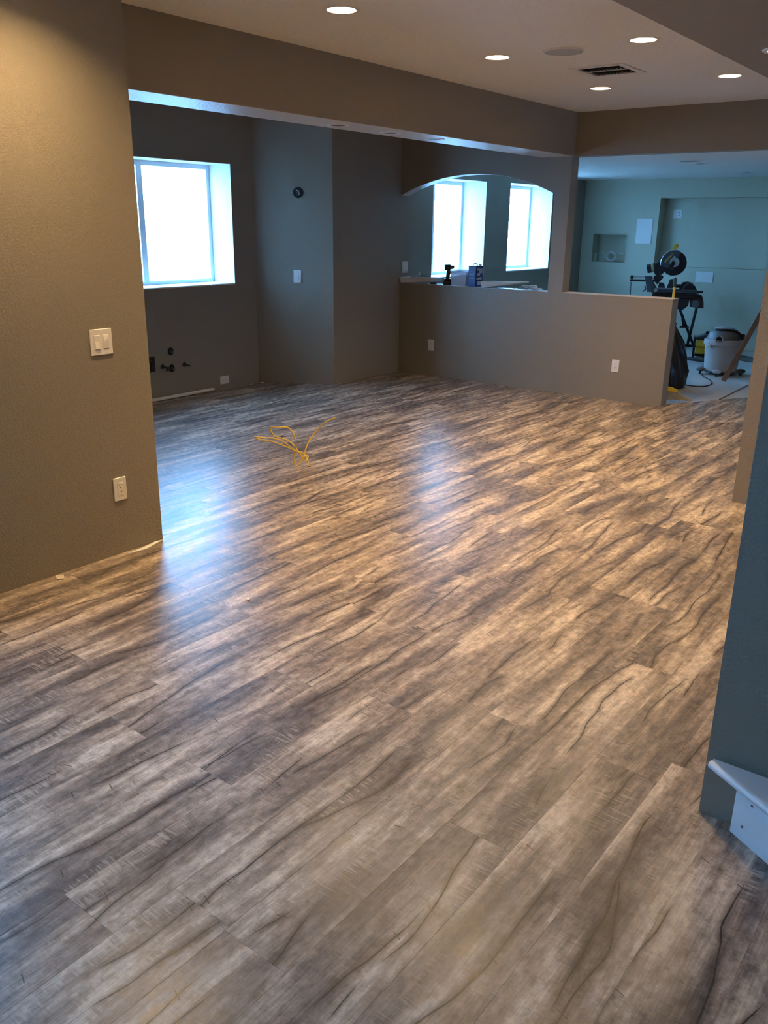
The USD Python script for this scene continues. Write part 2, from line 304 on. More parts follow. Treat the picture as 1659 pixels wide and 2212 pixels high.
mesh('skirt', prism_z([(2.196, 0.523), (2.21, 0.523), (2.21, 0.38), (2.196, 0.38)], 0.0, 0.160), WALL, st, label='painted end piece')
for s, z in ((0.14, 0.128), (0.12, 0.045), (0.33, 0.12), (0.28, 0.03)):
    c = stp(A, s, 0.018); mesh('nail_hole', cyl((c[0], c[1], z), (c[0]-nn[0]*0.001, c[1]-nn[1]*0.001, z), 0.003, 8), SLOT, st)

# ---------------------------------------------------------------- windows
def window(x0, x1, y, z0, z1, mull, yin, n, rails=()):
    t = thing(f'window_{n}', None, None, kind='structure'); f = 0.045
    fr = cat_([bx(x0, x0+f, y, y+0.05, z0, z1), bx(x1-f, x1, y, y+0.05, z0, z1), bx(x0+f, x1-f, y, y+0.05, z0, z0+f), bx(x0+f, x1-f, y, y+0.05, z1-f, z1)])
    mesh('frame', fr, VINYL, t, smooth=False)
    mesh('mullion', bx(mull-0.03, mull+0.03, y-0.012, y+0.05, z0+f, z1-f), VINYL, t, smooth=False)
    mesh('pane', bx(x0+f, mull-0.03, y+0.02, y+0.024, z0+f, z1-f), GLASS, t, smooth=False)
    mesh('pane', bx(mull+0.03, x1-f, y+0.03, y+0.034, z0+f, z1-f), GLASS, t, smooth=False)
    e = 0.004
    mesh('reveal', bx(x1-e, x1+0.001, yin+0.002, y-0.001, z0, z1), REVEAL, t, smooth=False); mesh('reveal', bx(x0-0.001, x0+e, yin+0.002, y-0.001, z0, z1), REVEAL, t, smooth=False)
    mesh('reveal', bx(x0+e, x1-e, yin+0.002, y-0.001, z1-e, z1+0.001), REVEAL, t, smooth=False)
    mesh('window_sill', bx(x0+e, x1-e, yin-0.004, y-0.001, z0-0.002, z0+0.012, 0.003), REVEAL, t, smooth=False)
    for x, z0_, z1_ in rails: mesh('screen_bar', bx(x[0], x[1], y+0.012, y+0.018, z0_, z1_), VINYL, t, smooth=False)
    return t
window(4.36, 6.02, 6.80, 1.016, 2.124, 5.175, 6.5, 1, rails=(((4.41, 5.145), 1.70, 1.708), ((4.41, 5.145), 1.36, 1.368)))
window(8.46, 9.61, 6.165, 1.0, 2.105, 8.93, 5.83, 2)
window(10.19, 11.37, 6.165, 1.02, 2.115, 10.66, 5.83, 3)
window(-0.35, 1.36, 3.78, 0.92, 2.16, 0.505, 3.506, 4)
# outside: pale gravel yard beyond the windows
struct('yard', cut(bx(-25, 45, 3.85, 45, 0.55, 0.80), bx(1.89, 6.29, 3.0, 6.87, 0, 3), bx(6.2, 12.9, 3.0, 6.87, 0, 3)), GRAVEL)
# ---------------------------------------------------------------- ceiling fittings
BAFFLE = plain('lamp_baffle', (0.16, 0.155, 0.15), 0.5)
def lamp_parts(t, lit, R=0.076, lens=LAMPM):
    mesh('trim_ring', lathe([(R-0.006, 0.0), (R-0.004, -0.004), (R+0.014, -0.004), (R+0.017, 0.0), (R-0.006, 0.0)], 40), WHITE, t)
    mesh('baffle', lathe([(R-0.0015, 0.0), (R-0.0015, 0.075), (R-0.004, 0.075), (R-0.006, 0.0), (R-0.0015, 0.0)], 40), BAFFLE if lit else BLACK, t)
    mesh('lens', lathe([(0, 0.065), (R-0.006, 0.065), (R-0.006, 0.07), (0, 0.07), (0, 0.065)], 40), lens if lit else STEEL, t)
labs = ['lit recessed ceiling light nearest the left wall, largest of the five', 'lit recessed ceiling light to the left of the round speaker grille', 'lit recessed ceiling light between the air vent and the far header',
        'lit recessed ceiling light to the right of the speaker, by the soffit edge', 'lit recessed ceiling light furthest right, close to the soffit corner']
first = None
for i, (x, y) in enumerate(CANS):
    lab = labs[i] if i < 5 else ['lit recessed ceiling light just outside the photo, washing the left wall', 'lit recessed ceiling light just above the upper edge of the photo'][i-5]
    if first is None:
        first = thing('recessed_light', lab, 'ceiling light', (x, y, ZC), group='lit recessed lights'); lamp_parts(first, True)
    else:
        c = copy_of(first, lab, (x, y, ZC))
        if i >= 5: say(stage.GetPrimAtPath(c), group='lit recessed lights just outside the frame')
for i, (x, y) in enumerate(SOFFC):
    t = thing('soffit_light', ['lit recessed light in the lowered soffit at the right edge', 'lit recessed light outside the photo, in the soffit near its edge'][i], 'ceiling light', (x, y, ZS)); lamp_parts(t, True, lens=LAMPS)
fu = None
for i, (x, y, z, lab) in enumerate([(4.674, 4.0, ZB, 'unlit recessed light in the beam underside, leftmost of three'), (5.246, 4.0, ZB, 'unlit recessed light in the beam underside, middle of three'), (5.80, 4.0, ZB, 'unlit recessed light in the beam underside, rightmost of three'),
        (9.643, 3.26, ZF, 'unlit recessed light in the far room ceiling, just past the round speaker'), (11.379, 3.28, ZF, 'unlit recessed light in the far room ceiling, furthest right'), (11.492, 4.941, ZF, 'unlit recessed light in the far room ceiling, leftmost, above the small niche')]):
    if fu is None: fu = thing('unlit_light', lab, 'ceiling light', (x, y, z), group='unlit recessed lights'); 
    else: copy_of(fu, lab, (x, y, z)); continue
    R = 0.066
    mesh('trim_ring', lathe([(R-0.02, 0.0), (R-0.018, -0.004), (R+0.010, -0.004), (R+0.013, 0.0), (R-0.02, 0.0)], 36), WHITE, fu)
    mesh('lens', lathe([(0, -0.002), (R-0.018, -0.003), (R-0.018, 0.002), (0, 0.002), (0, -0.002)], 36), GREY, fu)
SPK = plain('speaker_cloth', (0.42, 0.44, 0.45), 0.7)
def speaker(loc, lab):
    t = thing('ceiling_speaker', lab, 'speaker', loc)
    mesh('grille', lathe([(0, -0.006), (0.108, -0.006), (0.113, -0.001), (0, -0.001), (0, -0.006)], 48), SPK, t)
    mesh('rim', lathe([(0.112, 0.0), (0.113, -0.008), (0.119, -0.008), (0.122, 0.0), (0.112, 0.0)], 48), CEIL, t)
speaker((5.14, 2.631, ZC), 'round grey speaker grille flush in the white ceiling between the lit lights')
speaker((9.202, 3.22, ZF), 'round speaker grille in the ceiling of the far room')
v = thing('air_vent', 'rectangular ceiling air vent with dark slots and white frame', 'vent', (5.905, 2.69, ZC))
SLATD = plain('dark_vent_slat', (0.035, 0.035, 0.035), 0.6)
a, b_ = 0.205, 0.19
mesh('frame', cat_([bx(-a, a, -b_, -b_+0.045, -0.006, 0), bx(-a, a, b_-0.045, b_, -0.006, 0), bx(-a, -a+0.045, -b_+0.045, b_-0.045, -0.006, 0), bx(a-0.045, a, -b_+0.045, b_-0.045, -0.006, 0)]), WHITE, v, smooth=False)
mesh('backing', bx(-0.158, 0.158, -0.143, 0.143, 0.08, 0.09), DARK, v, smooth=False)
mesh('divider', bx(-0.006, 0.006, -0.143, 0.143, -0.005, 0.02), WHITE, v, smooth=False)
for k in range(12):
    y = -0.132+k*0.024
    for s in (-1, 1):
        m = bx(0.006, 0.158, -0.009, 0.009, -0.0008, 0.0008); m.apply_transform(trimesh.transformations.rotation_matrix(0.9, [1, 0, 0])); m.apply_translation((0, y, 0.006))
        if s < 0: m.apply_translation((-0.164, 0, 0))
        mesh('slat', m, SLATD, v, smooth=False)

# ---------------------------------------------------------------- plates on the walls (local frame: face looks along -y)
def plate_base(t, w, h, mt=PLATE): mesh('cover_plate', bx(-w/2, w/2, -0.007, 0.0, -h/2, h/2, 0.0025), mt, t)
def outlet_parts(t, horizontal=False, w=0.074, h=0.118, mt=PLATE):
    plate_base(t, h if horizontal else w, w if horizontal else h, mt)
    def tr(m):
        if horizontal: m.apply_transform(trimesh.transformations.rotation_matrix(math.pi/2, [0, 1, 0]))
        return m
    mesh('receptacle', tr(bx(-0.0165, 0.0165, -0.0085, -0.006, -0.033, 0.033, 0.001)), mt, t)
    for c in (-0.017, 0.017):
        for dx, hh in ((-0.006, 0.0075), (0.006, 0.006)): mesh('slot', tr(bx(dx-0.0011, dx+0.0011, -0.0089, -0.008, c+0.002-hh/2+0.002, c+0.002+hh/2+0.002)), SLOT, t, smooth=False)
        mesh('ground_hole', tr(cyl((0, -0.0089, c-0.008), (0, -0.008, c-0.008), 0.0024, 10)), SLOT, t)
    for c in (-0.048, 0.048): mesh('screw', tr(cyl((0, -0.0078, c), (0, -0.0065, c), 0.0028, 10)), mt, t)
def switch_parts(t, xs, w, h=0.118, mt=PLATE):
    plate_base(t, w, h, mt)
    for i, x in enumerate(xs):
        r = mesh('rocker_frame', bx(x-0.0165, x+0.0165, -0.0085, -0.006, -0.033, 0.033, 0.001), mt, t)
        p = prism_x([(-0.0085, -0.030), (-0.0125 if i == 0 else -0.0095, -0.030 if i == 0 else -0.01), (-0.0095 if i == 0 else -0.0125, 0.0 if i == 0 else 0.012), (-0.0085, 0.004 if i == 0 else 0.030)], x-0.013, x+0.013)
        mesh('rocker', p, mt, t)
        mesh('rocker_gap', bx(x-0.013, x+0.013, -0.0088, -0.0083, -0.032, -0.0305), SLOT, t, smooth=False)
    for x in xs:
        for c in (-0.048, 0.048): mesh('screw', cyl((x, -0.0078, c), (x, -0.0065, c), 0.0028, 10), mt, t)
ROT_X = -math.pi/2            # plate on a wall that faces -x
t = thing('light_switch', 'two-gang cream light switch plate on the lit left wall', 'switch', (2.385, 3.506, 1.062)); switch_parts(t, (-0.023, 0.023), 0.118, 0.120)
t = thing('wall_outlet', 'cream duplex outlet low on the lit left wall', 'outlet', (2.414, 3.506, 0.337)); outlet_parts(t)
t = thing('wall_outlet', 'white outlet low on the half wall, the left one under the arch', 'outlet', (XP0, 5.388, 0.338), ROT_X); outlet_parts(t, mt=WHITE)
t = thing('wall_outlet', 'white outlet low on the half wall, the right one near its free end', 'outlet', (XP0, 3.238, 0.333), ROT_X); outlet_parts(t, mt=WHITE)
t = thing('wall_outlet', 'white outlet set sideways just above the floor in the dark alcove', 'outlet', (5.815, 6.5, 0.09)); outlet_parts(t, horizontal=True, w=0.08, mt=WHITE)
ang = math.atan2(5.83-6.5, 6.728-6.298)
t = thing('light_switch', 'white switch plate on the angled dark wall below the round junction box', 'switch', (6.531, 6.137, 1.086), ang); switch_parts(t, (0.0,), 0.078, 0.125, WHITE)
t = thing('light_switch', 'white two-gang switch plate at the left end of the arched opening', 'switch', (7.938, 5.83, 1.145)); switch_parts(t, (-0.023, 0.023), 0.112, 0.122, WHITE)
t = thing('junction_box', 'open round black junction box with loose wires on the angled wall', 'junction box', (6.543, 6.118, 1.88), ang)
mesh('box_rim', cat_([lathe([(0.044, 0), (0.044, 0.005), (0.051, 0.005), (0.051, 0), (0.044, 0)], 30)]).apply_transform(trimesh.transformations.rotation_matrix(math.pi/2, [1, 0, 0])), BLACK, t)
mesh('box_back', cyl((0, -0.001, 0), (0, -0.003, 0), 0.045, 30), DARK, t)
mesh('wire', tube([(-0.02, -0.003, 0.02), (0.005, -0.014, 0.012), (0.014, -0.012, -0.012), (-0.005, -0.006, -0.022)], 0.004), VACG, t)
mesh('wire', tube([(0.02, -0.003, 0.02), (-0.008, -0.012, 0.002), (-0.016, -0.012, -0.012), (0.01, -0.006, -0.02)], 0.0035), VACD, t)
for (x, z, k, lab) in [(5.165, 0.445, 1, 'round hole cut in the dark alcove wall, topmost of the rough plumbing'), (5.165, 0.287, 1, 'round hole in the dark alcove wall below the topmost hole')]:
    t = thing('wall_hole', lab, 'hole', (x, 6.5, z))
    mesh('opening', cyl((0, -0.0015, 0), (0, 0.0, 0), 0.034, 24), DARK, t)
    mesh('torn_edge', tube([(0.036*math.cos(a), -0.002, 0.036*math.sin(a)) for a in np.linspace(math.pi*1.05, math.pi*1.9, 8)], 0.003), GREY, t)
    mesh('pipe_stub', cyl((0.004, 0.0, -0.006), (0.006, -0.03, -0.010), 0.013, 16), VACD, t)
for (x, z, lab) in [(5.06, 0.312, 'capped pipe stub with valve, left one in the dark alcove wall'), (5.318, 0.301, 'bare pipe stub sticking out, right one in the dark alcove wall')]:
    t = thing('pipe_stub', lab, 'pipe', (x, 6.5, z))
    mesh('escutcheon', cyl((0, 0, 0), (0, -0.004, 0), 0.021, 20), BLACK, t); mesh('pipe', cyl((0, -0.004, 0), (0.01, -0.07, -0.006), 0.009, 14), GREY, t)
    if x < 5.2: mesh('valve', bx(-0.012, 0.02, -0.09, -0.062, -0.035, 0.008, 0.004), GREY, t)
t = thing('electrical_box', 'open black wall box with wires, beside the left wall edge', 'electrical box', (4.925, 6.5, 0.345))
mesh('box_frame', cat_([bx(-0.05, 0.05, -0.004, 0, -0.07, -0.06), bx(-0.05, 0.05, -0.004, 0, 0.06, 0.07), bx(-0.05, -0.042, -0.004, 0, -0.06, 0.06), bx(0.042, 0.05, -0.004, 0, -0.06, 0.06)]), BLACK, t, smooth=False)
mesh('box_back', bx(-0.042, 0.042, -0.002, 0, -0.06, 0.06), DARK, t, smooth=False); mesh('wire', tube([(-0.01, -0.003, 0.04), (0.015, -0.02, 0.0), (0.0, -0.02, -0.03), (0.01, -0.003, -0.05)], 0.004), GREY, t)
mesh('white_pipe', cat_([cyl((4.2, 6.478, 0.020), (5.64, 6.478, 0.020), 0.0165, 20), cyl((5.64, 6.478, 0.020), (5.655, 6.478, 0.020), 0.0165, 20, 0.010)]), WHITE, label='long thin white plastic pipe lying along the foot of the alcove wall', category='pipe')
# loose scraps
def scrap(pts, z, th, lab, cat, mt=PAPER): mesh('paper_scrap', prism_z(pts, z, z+th), mt, label=lab, category=cat, smooth=False)
scrap([(2.40, 3.47), (2.50, 3.452), (2.64, 3.492), (2.60, 3.503), (2.5, 3.48)], 0.0005, 0.004, 'torn strip of white paper at the foot of the left wall edge', 'paper')
scrap([(1.99, 3.45), (2.015, 3.43), (2.04, 3.47), (2.01, 3.49)], 0.0005, 0.006, 'small tan crumb beside the left wall base', 'debris', RAW)
scrap([(6.26, 6.44), (6.30, 6.425), (6.305, 6.45), (6.28, 6.46)], 0.0005, 0.010, 'white crumbs in the far dark corner of the alcove', 'debris')
scrap([(2.39, 2.59), (2.40, 2.585), (2.405, 2.597), (2.395, 2.602)], 0.0005, 0.006, 'tiny white crumb alone on the open plank floor', 'debris')

# ---------------------------------------------------------------- yellow cable on the floor
wire = [(0.25, 0.347), (0.17, 0.301), (0.1, 0.22), (0.044, 0.129), (0.023, 0.065), (-0.013, 0.016), (-0.029, 0.006), (-0.041, 0.027), (-0.033, 0.12), (-0.029, 0.201), (-0.043, 0.252), (-0.076, 0.288), (-0.145, 0.296), (-0.184, 0.294), (-0.197, 0.274),
        (-0.185, 0.244), (-0.137, 0.203), (-0.079, 0.172), (-0.021, 0.12), (0.028, 0.067), (0.048, 0.072), (0.042, 0.046), (0.018, 0.047), (0.008, 0.078), (-0.04, 0.13), (-0.108, 0.192), (-0.196, 0.219), (-0.274, 0.23), (-0.303, 0.227), (-0.285, 0.205),
        (-0.207, 0.189), (-0.139, 0.157), (-0.07, 0.122), (-0.011, 0.104), (0.028, 0.083), (0.047, 0.046), (0.057, 0.007)]
t = thing('cable', 'loose loops of yellow electrical cable standing on the plank floor', 'cable', (4.16, 3.92, 0), face(4.16, 3.92))
n_ = len(wire); P = [(a, 0.06*math.sin(i*0.42)*min(1, b*6)+0.012*(i % 3-1)*(b > 0.03), max(b, 0.0055)) for i, (a, b) in enumerate(wire)]
mesh('jacket', tube(P, 0.0048, 8, 6), ROMEX, t); mesh('bare_end', cyl((0.057, P[-1][1], 0.004), (0.068, P[-1][1]-0.004, 0.004), 0.0038, 8), BLACK, t)

# ---------------------------------------------------------------- things on the sill under the arch
SZ, SX = 0.9845, 7.93
def tray(name, lab, L, wd, loc, rz, tip):
    t = thing(name, lab, 'paint tray', loc, rz)
    def shell(off, z0):
        o = [(-L/2+off, -wd/2+off), (L/2-off, -wd/2+off), (L/2-off, wd/2-off), (-L/2+off, wd/2-off)]
        i = [(x*0.94, y*0.90) for x, y in o]
        z = lambda x: tip*(x+L/2)/L
        return trimesh.convex.convex_hull(np.array([(x, y, z0+0.055+z(x)*0.2) for x, y in o]+[(x, y, z0+max(0.0, z(x))) for x, y in i]))
    body = cut(shell(0, 0.0), shell(0.006, 0.006))
    mesh('pan', body, WHITE if tip < 0.05 else RAWTRAY, t)
    lip = [(-L/2, -wd/2), (L/2, -wd/2), (L/2, wd/2), (-L/2, wd/2), (-L/2, -wd/2)]
    mesh('rim', cat_([cyl((*lip[k], 0.055+0.2*tip*(lip[k][0]+L/2)/L), (*lip[k+1], 0.055+0.2*tip*(lip[k+1][0]+L/2)/L), 0.005, 8) for k in range(4)]), WHITE if tip < 0.05 else RAWTRAY, t)
    return t
RAWTRAY = plain('tray_cream', (0.58, 0.55, 0.50), 0.5)
ry = math.pi/2  # local x along +y
t = tray('paint_tray', 'white plastic paint tray at the left end of the arched sill', 0.44, 0.20, (SX, 5.60, SZ), -ry, 0.03)
t2 = thing('paint_roller', 'small white paint roller resting in the left paint tray', 'paint roller', (SX, 5.66, SZ+0.04), 0)
mesh('nap', cyl((0, 0.06, 0.012), (-0.01, -0.05, 0.062), 0.019, 18), FOAM, t2); mesh('core_end', cyl((-0.01, -0.05, 0.062), (-0.0105, -0.054, 0.0638), 0.012, 14), VACG, t2)
t3 = thing('putty_knife', 'thin dark tool lying on the sill between tray and drill', 'tool', (SX, 5.36, SZ), 0)
mesh('blade', bx(-0.02, 0.02, -0.07, 0.03, 0.0, 0.003), BLACKM, t3); mesh('handle', bx(-0.011, 0.011, 0.03, 0.11, 0.0, 0.014, 0.004), BLACK, t3)
# cordless drill standing on its battery
t = thing('cordless_drill', 'black cordless drill standing on its battery on the arched sill', 'drill', (SX, 5.238, SZ), face(SX, 5.238))
mesh('battery', bx(-0.055, 0.05, -0.035, 0.035, 0.0, 0.052, 0.008), BLACK, t); mesh('foot', bx(-0.048, 0.035, -0.03, 0.03, 0.052, 0.068, 0.006), BLACKM, t)
mesh('grip', hull_y([(-0.03, 0.066), (0.01, 0.066), (0.022, 0.15), (-0.018, 0.15)], -0.018, 0.018), BLACK, t)
mesh('motor_housing', cyl((-0.045, 0, 0.178), (0.02, 0, 0.182), 0.031, 20), BLACKM, t); mesh('chuck', cyl((0.02, 0, 0.182), (0.058, 0, 0.185), 0.022, 18, 0.014), BLACK, t); mesh('trigger', bx(0.012, 0.026, -0.008, 0.008, 0.115, 0.14, 0.003), GREY, t)
# clear tub with rags
t = thing('plastic_tub', 'clear plastic tub with pale lid and rags inside on the arched sill', 'tub', (SX, 5.078, SZ), -math.pi/2)
mesh('tub_wall', cut(trimesh.convex.convex_hull(np.array([(sx*w, sy*0.055, z) for w, z in ((0.085, 0), (0.102, 0.145)) for sx in (-1, 1) for sy in (-1, 1)])),
     trimesh.convex.convex_hull(np.array([(sx*w, sy*0.052, z) for w, z in ((0.082, 0.003), (0.1, 0.16)) for sx in (-1, 1) for sy in (-1, 1)]))), TUB, t, smooth=False)
mesh('lid', bx(-0.110, 0.110, -0.062, 0.062, 0.145, 0.165, 0.006), TUB, t)
rg = trimesh.creation.icosphere(4, 1.0); d_ = 1+0.35*(np.sin(rg.vertices[:, 0]*7)*np.cos(rg.vertices[:, 2]*6)+0.4*np.sin(rg.vertices[:, 1]*11)); rg.vertices = rg.vertices*d_[:, None]
e_ = np.abs(rg.vertices).max(0); rg.vertices = rg.vertices/e_*np.array([0.074, 0.046, 0.058])+np.array([0.008, 0, 0.066]); mesh('rags', rg, RAGS, t)
# red bottle, tin of solvent
t = thing('red_bottle', 'small red bottle squeezed between the tub and the blue tin', 'bottle', (SX+0.035, 4.9615, SZ), 0)
mesh('body', lathe([(0, 0), (0.011, 0), (0.0125, 0.003), (0.0125, 0.10), (0.008, 0.112), (0.008, 0.12), (0, 0.12)], 24), REDP, t); mesh('cap', lathe([(0, 0.12), (0.009, 0.12), (0.009, 0.13), (0, 0.13)], 20), REDP, t)
t = thing('solvent_tin', 'tall blue metal tin with carry handle on the arched sill', 'tin', (7.926, 4.898, SZ), -math.pi/2)
mesh('tin_body', bx(-0.047, 0.047, -0.069, 0.069, 0, 0.205, 0.004), BLUECAN, t)
for z in (0.0, 0.203): mesh('tin_rim', bx(-0.049, 0.049, -0.071, 0.071, z, z+0.006, 0.002), BLUECAN, t)
mesh('carry_handle', tube([(0, -0.055, 0.209), (0, -0.045, 0.228), (0, 0.0, 0.233), (0, 0.02, 0.226), (0, 0.03, 0.209)], 0.004), STEEL, t); mesh('screw_cap', cyl((0.02, 0.05, 0.209), (0.02, 0.05, 0.226), 0.017, 20), WHITE, t)
for (y0, y1, z0, z1) in ((-0.045, 0.0, 0.165, 0.192), (-0.01, 0.055, 0.135, 0.182), (-0.05, 0.015, 0.11, 0.14), (-0.055, 0.05, 0.072, 0.096), (-0.035, 0.055, 0.02, 0.055)): mesh('label_patch', bx(0.0465, 0.0478, y0, y1, z0, z1), PAPERL, t, smooth=False)
for (x0, x1, z0, z1) in ((-0.035, 0.03, 0.15, 0.153), (-0.03, 0.025, 0.12, 0.123), (-0.035, 0.03, 0.085, 0.088)): mesh('print_line', bx(x0, x1, -0.0698, -0.0688, z0, z1), PAPERL, t, smooth=False)
t = tray('paint_tray', 'cream paint tray lying tilted on the right half of the arched sill', 0.44, 0.22, (SX-0.005, 4.545, SZ), -ry, 0.06)
t = thing('folded_paper', 'crumpled white paper at the right end of the arched sill', 'paper', (SX, 4.255, SZ), -ry)
for i, (z, s, r) in enumerate(((0.002, 1.0, 0.1), (0.016, 0.85, -0.25), (0.032, 0.6, 0.4))):
    gx, gy = np.meshgrid(np.linspace(-0.13, 0.13, 12), np.linspace(-0.06, 0.06, 7)); c, s_ = math.cos(r), math.sin(r)
    X_, Y_ = s*(gx*c-gy*s_), s*(gx*s_+gy*c); Z_ = z+0.010*np.abs(np.sin(gx*27+i*2+gy*30))+0.02*(gx > 0.08)*(gx-0.08)*(-4 if i else 0); Z_ = np.maximum(Z_, 0.001+0.012*i)
    V = np.c_[X_.ravel(), Y_.ravel(), Z_.ravel()]; n0 = len(V); V = np.vstack([V, V+[0, 0, 0.0015]]); F = []
    for a in range(6):
        for b in range(11):
            q = a*12+b; F += [[q, q+12, q+1], [q+1, q+12, q+13], [n0+q, n0+q+1, n0+q+12], [n0+q+1, n0+q+13, n0+q+12]]
    mesh('sheet', trimesh.Trimesh(V, F, process=False), PAPER, t)

# ---------------------------------------------------------------- far room: wall plates and niche contents
def blank(y0, y1, z0, z1, X_, lab, mt=WHITE):
    t = thing('blank_plate', lab, 'cover plate', (X_, (y0+y1)/2, (z0+z1)/2), ROT_X); mesh('cover', bx(-(y1-y0)/2, (y1-y0)/2, -0.008, 0, -(z1-z0)/2, (z1-z0)/2, 0.002), mt, t)
    for sx in (-1, 1): mesh('screw', cyl((sx*((y1-y0)/2-0.012), -0.0095, 0), (sx*((y1-y0)/2-0.012), -0.007, 0), 0.003, 8), VACG, t)
blank(4.765, 4.998, 1.372, 1.71, 12.4, 'tall blank white plate on the far wall between the two niches')
blank(3.832, 4.073, 0.878, 1.022, 12.4, 'wide blank white plate on the far wall just under the wide niche')
t = thing('wall_outlet', 'white two-gang outlet plate high in the wide far niche', 'outlet', (12.60, 4.497, 1.778), ROT_X); plate_base(t, 0.122, 0.12, WHITE)
for x in (-0.023, 0.023): mesh('receptacle', bx(x-0.0165, x+0.0165, -0.0085, -0.006, -0.033, 0.033, 0.001), WHITE, t)
for z in (-0.017, 0.017): mesh('slot', bx(0.019, 0.029, -0.0095, -0.008, z-0.005, z+0.005), SLOT, t, smooth=False)
t = thing('wall_outlet', 'narrow white outlet on the side of the small far niche', 'outlet', (12.53, 5.648, 1.165), 0.0); outlet_parts(t, mt=WHITE, w=0.07, h=0.115)
t = thing('cable_coil', 'coil of white cable lying in the small niche of the far wall', 'cable', (12.5, 5.36, 1.102), ROT_X)
pts = []
for k in range(70):
    a = k*0.36; r = 0.065+0.012*math.sin(k*1.7); pts.append((r*math.cos(a)-0.02, -0.02+0.02*math.sin(k*0.9), 0.078+r*0.95*math.sin(a)*0.95))
mesh('loops', tube(pts, 0.005, 6, 4), WHITE, t); mesh('loose_end', tube([(0.04, -0.02, 0.11), (0.09, -0.05, 0.13), (0.14, -0.05, 0.12), (0.19, -0.05, 0.125)], 0.006, 6), WHITE, t); mesh('loose_end', tube([(-0.06, -0.02, 0.03), (-0.11, -0.04, 0.09), (-0.16, -0.05, 0.14)], 0.004, 6), WHITE, t)

# ---------------------------------------------------------------- mitre saw on its folding stand
TABLED = plain('dark_table_metal', (0.05, 0.053, 0.055), 0.5)
SG = (11.75, 4.21); srz = face(*SG)
t = thing('miter_saw', 'black and yellow sliding miter saw with raised round blade', 'saw', (*SG, 0), srz)
bc = (0.041, 1.142)
def disc(c, r, y0, y1, n=48, teeth=0):
    P = []
    for k in range(n*(2 if teeth else 1)):
        a = 2*math.pi*k/(n*(2 if teeth else 1)); rr = r-(teeth if (teeth and k % 2) else 0); P.append((c[0]+rr*math.cos(a), c[1]+rr*math.sin(a)))
    return prism_y(P, y0, y1)
mesh('blade', disc(bc, 0.163, -0.002, 0.002, 60, 0.007), BLADE, t)
gp = [(bc[0]+0.170*math.cos(math.radians(a)), bc[1]+0.170*math.sin(math.radians(a))) for a in range(72, 196, 6)]
gi = [(0.03, 1.06), (0.05, 1.11), (0.085, 1.17), (0.10, 1.24)]
mesh('blade_guard', hull_y(gp+gi, -0.022, 0.022), GREY, t)
mesh('guard_edge', tube([(bc[0]+0.172*math.cos(math.radians(a)), -0.02, bc[1]+0.172*math.sin(math.radians(a))) for a in range(85, 190, 8)], 0.006), STEEL, t, label='pale curved guard edge')
mesh('inner_disc', disc((0.045, 1.155), 0.062, -0.026, -0.02, 36), VACG, t, label='grey disc on the blade hub')
mesh('hub_cover', hull_y([(-0.02, 1.07), (0.03, 1.08), (0.05, 1.13), (0.055, 1.16), (0.02, 1.175), (-0.005, 1.14)], -0.045, -0.022), BLACK, t)
mesh('guard_link', cyl((-0.01, -0.032, 1.17), (0.045, -0.032, 1.235), 0.009, 12), STEEL, t)
m = usdkit.meshkit.text_mesh('DEWALT', 0.026, 0.002, True); m.apply_transform(trimesh.transformations.rotation_matrix(math.pi/2, [1, 0, 0]))
m.apply_transform(trimesh.transformations.rotation_matrix(-math.radians(52), [0, 1, 0])); m.apply_translation((-0.072, -0.0225, 1.145)); mesh('lettering', m, YELLOW, t, smooth=False)
mesh('handle', hull_y([(-0.03, 1.285), (0.01, 1.285), (0.074, 1.36), (0.068, 1.386), (0.04, 1.392), (0.018, 1.372)], -0.01, 0.04), YELLOW, t, label='yellow handle')
mesh('motor', cyl((-0.297, 0.03, 1.06), (-0.19, 0.03, 1.085), 0.058, 28), BLACK, t); mesh('motor_band', cyl((-0.245, 0.03, 1.0721), (-0.215, 0.03, 1.0791), 0.0595, 28), plain('motor_band_tan', (0.35, 0.27, 0.14), 0.5), t)
mesh('saw_arm', hull_y([(-0.21, 1.10), (-0.20, 1.01), (-0.15, 0.955), (-0.085, 1.01), (-0.05, 1.08), (0.03, 1.05), (0.03, 1.12), (-0.06, 1.17), (-0.12, 1.19)], -0.015, 0.07), BLACK, t)
mesh('arm_strut', cyl((-0.20, 0.05, 1.12), (-0.09, 0.05, 1.26), 0.007, 10), BLACKM, t)
mesh('slide_rail', cyl((-0.49, 0.0, 0.952), (-0.09, 0.0, 0.945), 0.014, 16), STEEL, t); mesh('slide_rail', cyl((-0.51, 0.03, 0.905), (-0.15, 0.03, 0.91), 0.015, 16), BLACKM, t)
mesh('rail_end_cap', bx(-0.505, -0.465, -0.025, 0.05, 0.925, 0.972, 0.006), BLACK, t)
mesh('pivot_post', hull_y([(-0.317, 0.967), (-0.23, 0.97), (-0.20, 0.90), (-0.15, 0.82), (-0.185, 0.764), (-0.265, 0.764), (-0.29, 0.86)], -0.05, 0.06), GREY, t)
mesh('rail_carriage', hull_y([(-0.2, 0.975), (-0.09, 0.985), (-0.075, 0.955), (-0.12, 0.90), (-0.145, 0.865), (-0.19, 0.91)], -0.03, 0.06), BLACK, t)
mesh('bevel_lever', cyl((-0.325, -0.03, 0.765), (-0.285, -0.03, 0.80), 0.008, 10), GREY, t); mesh('bevel_lever', cyl((-0.285, -0.03, 0.80), (-0.305, -0.03, 0.845), 0.007, 10), GREY, t)
mesh('fence', hull_y([(-0.02, 0.82), (0.012, 0.935), (0.071, 0.943), (0.072, 0.82)], 0.03, 0.06), GREY, t); mesh('fence', hull_y([(-0.13, 0.82), (-0.125, 0.89), (-0.06, 0.885), (-0.04, 0.82)], 0.03, 0.06), GREY, t)
